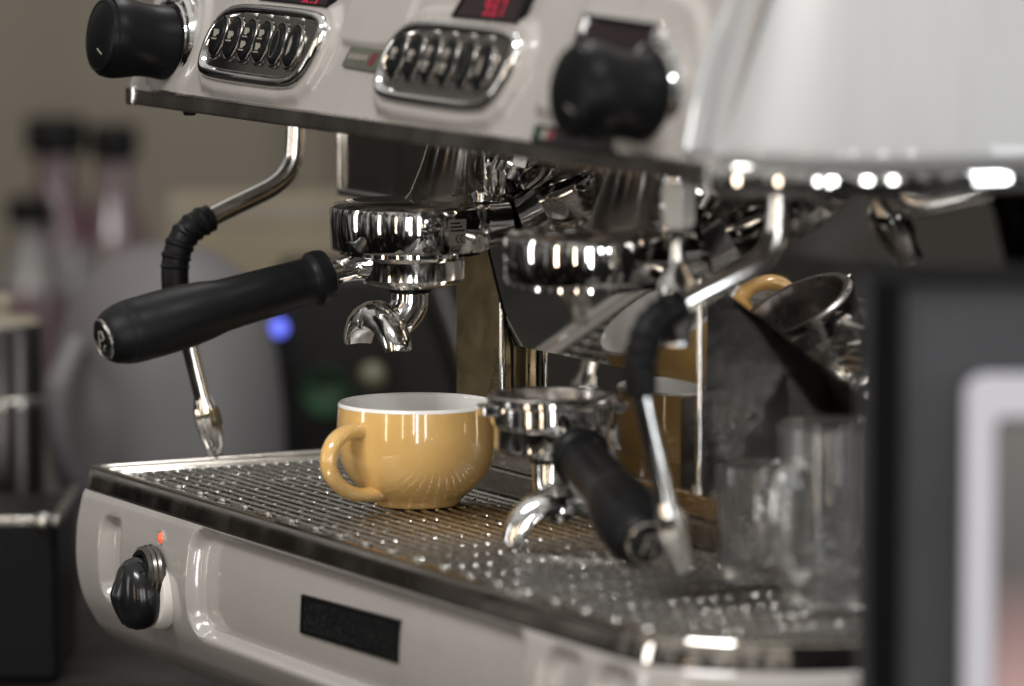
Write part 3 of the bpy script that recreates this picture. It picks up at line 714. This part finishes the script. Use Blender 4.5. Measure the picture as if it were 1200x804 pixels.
P = smooth([hp_(a, z) for a, z in [(40,44),(47,46.5),(55,46.3),(64,42),(69,33.5),(67.5,24),(60,15.8),(49,10.4),(38,9.2),(30,10)]], 8)
rs = []
for i, p in enumerate(P):
    T = (P[min(i+1,len(P)-1)]-P[max(i-1,0)]).normalized(); N_ = hs_.cross(T); f_ = i/(len(P)-1)
    wv = np.interp(f_, [0,0.12,0.4,0.8,1], [7.2,6.0,5.6,5.2,6.5]); tv = np.interp(f_, [0,0.12,0.5,0.85,1], [6.5,4.6,4.4,4.2,5.5])
    rs.append([p + hs_*(wv*math.cos(2*PI*j/24)) + N_*(tv*math.sin(2*PI*j/24)) for j in range(24)])
MB().rings(rs, True, True, True).build('cup_handle', 'glaze', cup, angle=60)

# ================================================================== GLASS MUGS
def mug(loc, r_, h, label, ang):
    t = thing('glass_mug', loc, label, 'glass', 'clear glass mugs on the right end of the tray', ang, world=False)
    MB().lathe([(0,0.3),(r_*0.82,0),(r_*0.92,1.2),(r_*0.94,4),(r_*0.96,h*0.5),(r_,h-2),(r_-0.4,h-0.3),(r_-1.4,h),(r_-2.2,h-0.8),(r_-3.2,h-4),(r_*0.96-3.4,h*0.5),(r_*0.92-4,11),(r_*0.7,8.4),(0,8)], n=64).build('glass_body', 'glass', t, angle=50)
    P = smooth([Vector((0,-a,z)) for a, z in [(r_-1.0,h*0.78),(r_+7,h*0.80),(r_+15,h*0.70),(r_+17,h*0.5),(r_+13,h*0.30),(r_+5,h*0.2),(r_*0.95-1,h*0.2)]], 6)
    rs = []
    for i, p in enumerate(P):
        T = (P[min(i+1,len(P)-1)]-P[max(i-1,0)]).normalized(); N_ = Vector((1,0,0)).cross(T)
        rs.append([p + Vector((1,0,0))*(5.2*math.cos(2*PI*j/18)) + N_*(3.9*math.sin(2*PI*j/18)) for j in range(18)])
    MB().rings(rs, True, True, True).build('mug_handle', 'glass', t, angle=60)
mug((566, 138, -1.4), 25, 61, 'short clear glass mug standing behind the taller one', R(60))
mug((655, 130, -1.4), 31, 93, 'taller clear glass mug partly behind the dark case', R(20))

# ================================================================== FOREGROUND CASE
def obox(o, u0, u1, d0, d1, z0, z1):
    """box in a frame: u to the right, d away from the camera"""
    Ru = Vector((math.sin(th), math.cos(th), 0)); Rd = Vector((-math.cos(th), math.sin(th), 0)); O = Vector(o)
    v = [O+Ru*u+Rd*d+Vector((0,0,z)) for z in (z0, z1) for u, d in ((u0,d0),(u1,d0),(u1,d1),(u0,d1))]
    return MB().add(v, [(0,3,2,1),(4,5,6,7),(0,1,5,4),(1,2,6,5),(2,3,7,6),(3,0,4,7)])
o0 = (1002.2, -66.9, 0)
cs = thing('grinder_case', (1000, -71, -190), 'dark grey square-edged appliance case blurred at the right edge', 'appliance')
obox(o0, 0, 260, 0, 62, -190, 200).build('case_body', 'case', cs, bevel=1)
obox(o0, 0, 260, -4, 64, 200.3, 203).build('case_top', 'case_edge', cs, bevel=1)
obox(o0, 0, 14, -5, -0.3, -190, 200).build('edge_strip', 'case_edge', cs, bevel=1.5)
pn = thing('framed_card', (1036, -50, -190), 'white framed card on the front of the dark case', 'card')
def round_rect(u0, u1, z0, z1, r_, d, n=8):
    P = []
    for cx_, cz_, a0 in ((u1-r_, z0+r_, -90), (u1-r_, z1-r_, 0), (u0+r_, z1-r_, 90), (u0+r_, z0+r_, 180)):
        for k in range(n+1):
            a = R(a0+90*k/n); P.append((cx_+r_*math.cos(a), cz_+r_*math.sin(a)))
    Ru = Vector((math.sin(th), math.cos(th), 0)); Rd = Vector((-math.cos(th), math.sin(th), 0)); O = Vector(o0)
    return [O+Ru*a+Rd*d+Vector((0,0,b)) for a, b in P]
MB().rings([round_rect(40,240,-190,163,9,-0.5), round_rect(40,240,-190,163,9,-9), round_rect(41,239,-189,162,8,-10), round_rect(52,228,-178,146,4,-10), round_rect(53,227,-177,145,4,-7)], True).build('card_frame', 'frame_w', pn, angle=40)
pic = bpy.data.materials.new('card_print'); pic.use_nodes = True
n_ = pic.node_tree; b_ = n_.nodes['Principled BSDF']; b_.inputs['Roughness'].default_value = 0.4
tc_ = n_.nodes.new('ShaderNodeTexCoord'); sx_ = n_.nodes.new('ShaderNodeSeparateXYZ'); cr_ = n_.nodes.new('ShaderNodeValToRGB')
n_.links.new(tc_.outputs['Generated'], sx_.inputs[0]); n_.links.new(sx_.outputs['Z'], cr_.inputs[0]); n_.links.new(cr_.outputs[0], b_.inputs['Base Color'])
ce = cr_.color_ramp.elements; ce[0].position = 0.0; ce[0].color = (0.02,0.02,0.022,1); ce[1].position = 1.0; ce[1].color = (0.06,0.055,0.05,1)
for p_, c_ in ((0.30,(0.10,0.06,0.06,1)),(0.45,(0.26,0.15,0.14,1)),(0.62,(0.33,0.20,0.19,1)),(0.72,(0.16,0.09,0.085,1)),(0.80,(0.03,0.025,0.022,1))):
    k_ = ce.new(p_); k_.color = c_
MB().add(round_rect(53,227,-177,145,4,-7.2), [tuple(range(36))]).build('card_picture', pic, pn)

# ================================================================== BACKGROUND THINGS
def camray(px, py, t):                      # build-time helper: where a far thing stands
    return None
M['hopper'] = mat('pale_lilac_plastic', (0.108, 0.100, 0.102), 0.5, var=((0.085, 0.078, 0.08), 5, 0.35, 0.7))
M['darkmetal'] = mat('dark_canister_metal', (0.06, 0.055, 0.052), 0.28, 1.0)
M['capblack'] = mat('bottle_cap_black', (0.004, 0.004, 0.004), 0.5, spec=0.15)
M['pink'] = mat('plum_syrup', (0.065, 0.028, 0.036), 0.25, coat=0.5)
M['pale'] = mat('pale_bottle', (0.13, 0.12, 0.115), 0.3, coat=0.5)
M['mauve'] = mat('mauve_bottle', (0.085, 0.05, 0.055), 0.3, coat=0.5)
M['tan'] = mat('tan_box_card', (0.20, 0.165, 0.11), 0.6)
M['glow'] = mat('blue_led', (0.02, 0.03, 0.4), 0.4, emit=((0.16, 0.20, 1.0), 1.3))
M['darkbody'] = mat('dark_machine_body', (0.012, 0.011, 0.010), 0.4, spec=0.2)
M['leafgreen'] = mat('dark_green_plastic', (0.015, 0.05, 0.02), 0.4)
M['olive'] = mat('olive_glass', (0.10, 0.10, 0.06), 0.35)
CZ = -190
# rounded pale hopper
hpx = thing('milk_jug', (-762, 380, CZ), 'rounded pale lilac plastic container blurred behind the left steam wand', 'container')
MB().lathe([(88,0),(92,6),(93,60),(91,120),(86,165),(76,200),(60,226),(38,242),(14,248),(0,249)], (-762,380,CZ), n=64, cap0=True).build('container_body', 'hopper', hpx)
MB().tube([(-730,300,CZ+60),(-700,268,CZ+90),(-700,262,CZ+140),(-730,292,CZ+178)], 9, n=14).build('container_handle', 'hopper', hpx)
# shelf with syrup bottles against the wall
sh = setting('back_shelf', MB().box((-1960, 330, -232), (-1060, 1200, -192.5)), 'trim_dark', bevel=3)
def bottle(x, y, r_, h, m, label):
    t = thing('syrup_bottle', (x, y, CZ), label, 'bottle', 'syrup bottles on the back counter')
    MB().lathe([(r_*0.9,0),(r_,4),(r_,h*0.52),(r_*0.9,h*0.60),(r_*0.5,h*0.72),(r_*0.42,h*0.78),(r_*0.42,h*0.88)], (x,y,CZ), n=36, cap0=True, cap1=True).build('bottle_body', m, t)
    MB().lathe([(r_*1.0,h*0.55),(r_*1.015,h*0.50),(r_*1.015,h*0.2),(r_*1.0,h*0.16)], (x,y,CZ), n=36).build('bottle_label', 'pale' if m != 'pale' else 'mauve', t)
    MB().lathe([(r_*0.62,h*0.87),(r_*0.66,h*0.88),(r_*0.66,h*0.985),(r_*0.6,h),(0,h)], (x,y,CZ), n=36).build('bottle_cap', 'capblack', t)
bottle(-1788, 711, 46, 276, 'pink', 'plum coloured bottle with the wider black cap behind the milk container')
bottle(-1763, 762, 36, 269, 'mauve', 'mauve bottle with the narrower black cap, right of the plum one')
bottle(-1742, 664, 34, 203, 'pale', 'pale low bottle left of the plum one')
# dark canister with a bright ring
cn = thing('canister', (-627, 190, CZ), 'dark metal canister with thin steel rings at the far left', 'canister')
MB().lathe([(30,0),(31,3),(31,205),(29,209)], (-627,190,CZ), n=48, cap0=True, cap1=True).build('canister_body', 'darkmetal', cn)
for z in (6, 148): MB().lathe([(31.2,0),(32.4,1),(32.4,6),(31.2,7)], (-627,190,CZ+z), n=48).build('steel_ring', 'steel', cn)
MB().lathe([(29,209),(24,212),(8,213),(7,218),(10,224),(8,229),(0,230)], (-627,190,CZ), n=40).build('canister_lid', 'trim', cn)
# knock box at lower left
kbx = thing('knock_box', (-330, 60, CZ), 'black box with a worn metal rim at the lower left', 'box')
obox((-345, 20, 0), -60, 90, 0, 150, CZ, -82).build('box_body', 'satin', kbx, bevel=5)
obox((-345, 20, 0), -62, 92, -2, 4, -84, -77).build('box_rim', 'steel', kbx, bevel=2)
obox((-345, 20, 0), 86, 92, 4, 152, -84, -77).build('box_rim', 'steel', kbx, bevel=2)
obox((-345, 20, 0), -62, -56, 4, 152, -84, -77).build('box_rim', 'steel', kbx, bevel=2)
MB().sphere((-298, 88, -80), 7, 18).build('rim_bolt', 'steel', kbx)
# dark bar appliance with the blue light
ap = thing('bar_appliance', (-800, 560, CZ), 'dark bar appliance with a glowing blue light behind the locked portafilter handle', 'appliance')
obox((-800, 530, 0), -40, 150, 0, 130, CZ, 28).build('appliance_body', 'darkbody', ap, bevel=12)
MB().sphere((-800, 494, -17), 7, 20).build('blue_light', 'glow', ap)
MB().lathe([(0,0),(14,1),(19,6),(19,20)], (-752,512,-62), (0.88,-0.46,0), n=24).build('appliance_dial', 'leafgreen', ap)
MB().sphere((-742, 548, -52), 11, 18).build('appliance_knob', 'olive', ap)
MB().tube([(-690,570,40),(-676,590,-30),(-662,610,-110)], 12, n=16).build('appliance_spout', 'darkmetal', ap)
bx = thing('carton', (-1120, 700, CZ), 'tan cardboard carton behind the dark bar appliance', 'carton')
obox((-1080, 640, 0), -110, 120, 0, 90, CZ, 60).build('carton_body', 'tan', bx, bevel=2)
obox((-1080, 640, 0), -108, 118, -1.5, 0, 38, 59).build('carton_flap', 'trim', bx, bevel=0.5)
jar = thing('spice_jar', (-1010, 610, CZ), 'small clear jar with a pale lid on the back counter', 'jar')
MB().lathe([(24,0),(26,3),(26,60),(22,68)], (-1010,610,CZ), n=32, cap0=True, cap1=True).build('jar_body', 'olive', jar)
MB().lathe([(23,68),(24,69),(24,82),(22,84),(0,84)], (-1010,610,CZ), n=32).build('jar_lid', 'pale', jar)
# leaning board behind the wand
lb = thing('leaning_board', (-900, 700, CZ), 'dark olive board leaning behind the machine, left of the group', 'board')
O = Vector((-870, 690, 0)); Ru = Vector((math.sin(th), math.cos(th), 0)); Rd = Vector((-math.cos(th), math.sin(th), 0))
v = []
for (u, z) in ((25, CZ), (64, CZ), (-6, 300), (-50, 300)):
    v.append((u, z))
mbb = MB(); vs = [O+Ru*u+Rd*d+Vector((0,0,z)) for d in (0, 14) for u, z in v]
mbb.add(vs, [(0,1,2,3),(7,6,5,4),(0,4,5,1),(1,5,6,2),(2,6,7,3),(3,7,4,0)]).build('board_panel', 'trim_dark', lb, bevel=2)
vs = [O+Ru*u+Rd*d+Vector((0,0,z)) for d in (-5, 0) for u, z in ((22,CZ),(29,CZ),(-46,300),(-53,300))]
MB().add(vs, [(0,1,2,3),(7,6,5,4),(0,4,5,1),(1,5,6,2),(2,6,7,3),(3,7,4,0)]).build('board_edge', 'trim_dark', lb)

# spilt coffee grounds and drops
M['grounds'] = mat('coffee_grounds', (0.035, 0.018, 0.009), 0.75)
gb = MB(); rg = random.Random(3)
for cx_, cy_, sx2, sy2, z_, n2 in ((480, 168.8, 60, 1.2, 12.2, 90), (330, 169, 60, 1.0, 12.2, 40), (250, 1.2, 18, 1.0, -0.3, 26), (560, 3, 60, 1.6, -0.6, 40), (300, 8, 160, 3.0, -2.6, 60)):
    for _ in range(n2):
        r_ = rg.uniform(0.35, 1.1); gb.sphere((cx_+rg.gauss(0, sx2*.5), cy_+rg.uniform(-sy2, sy2), z_+r_*0.3), r_, 6, (1.3, 1, 0.6))
o = gb.build('coffee_grounds', 'grounds', None, kind='stuff', label='dark brown coffee grounds spilt along the tray rim', cat='coffee grounds')
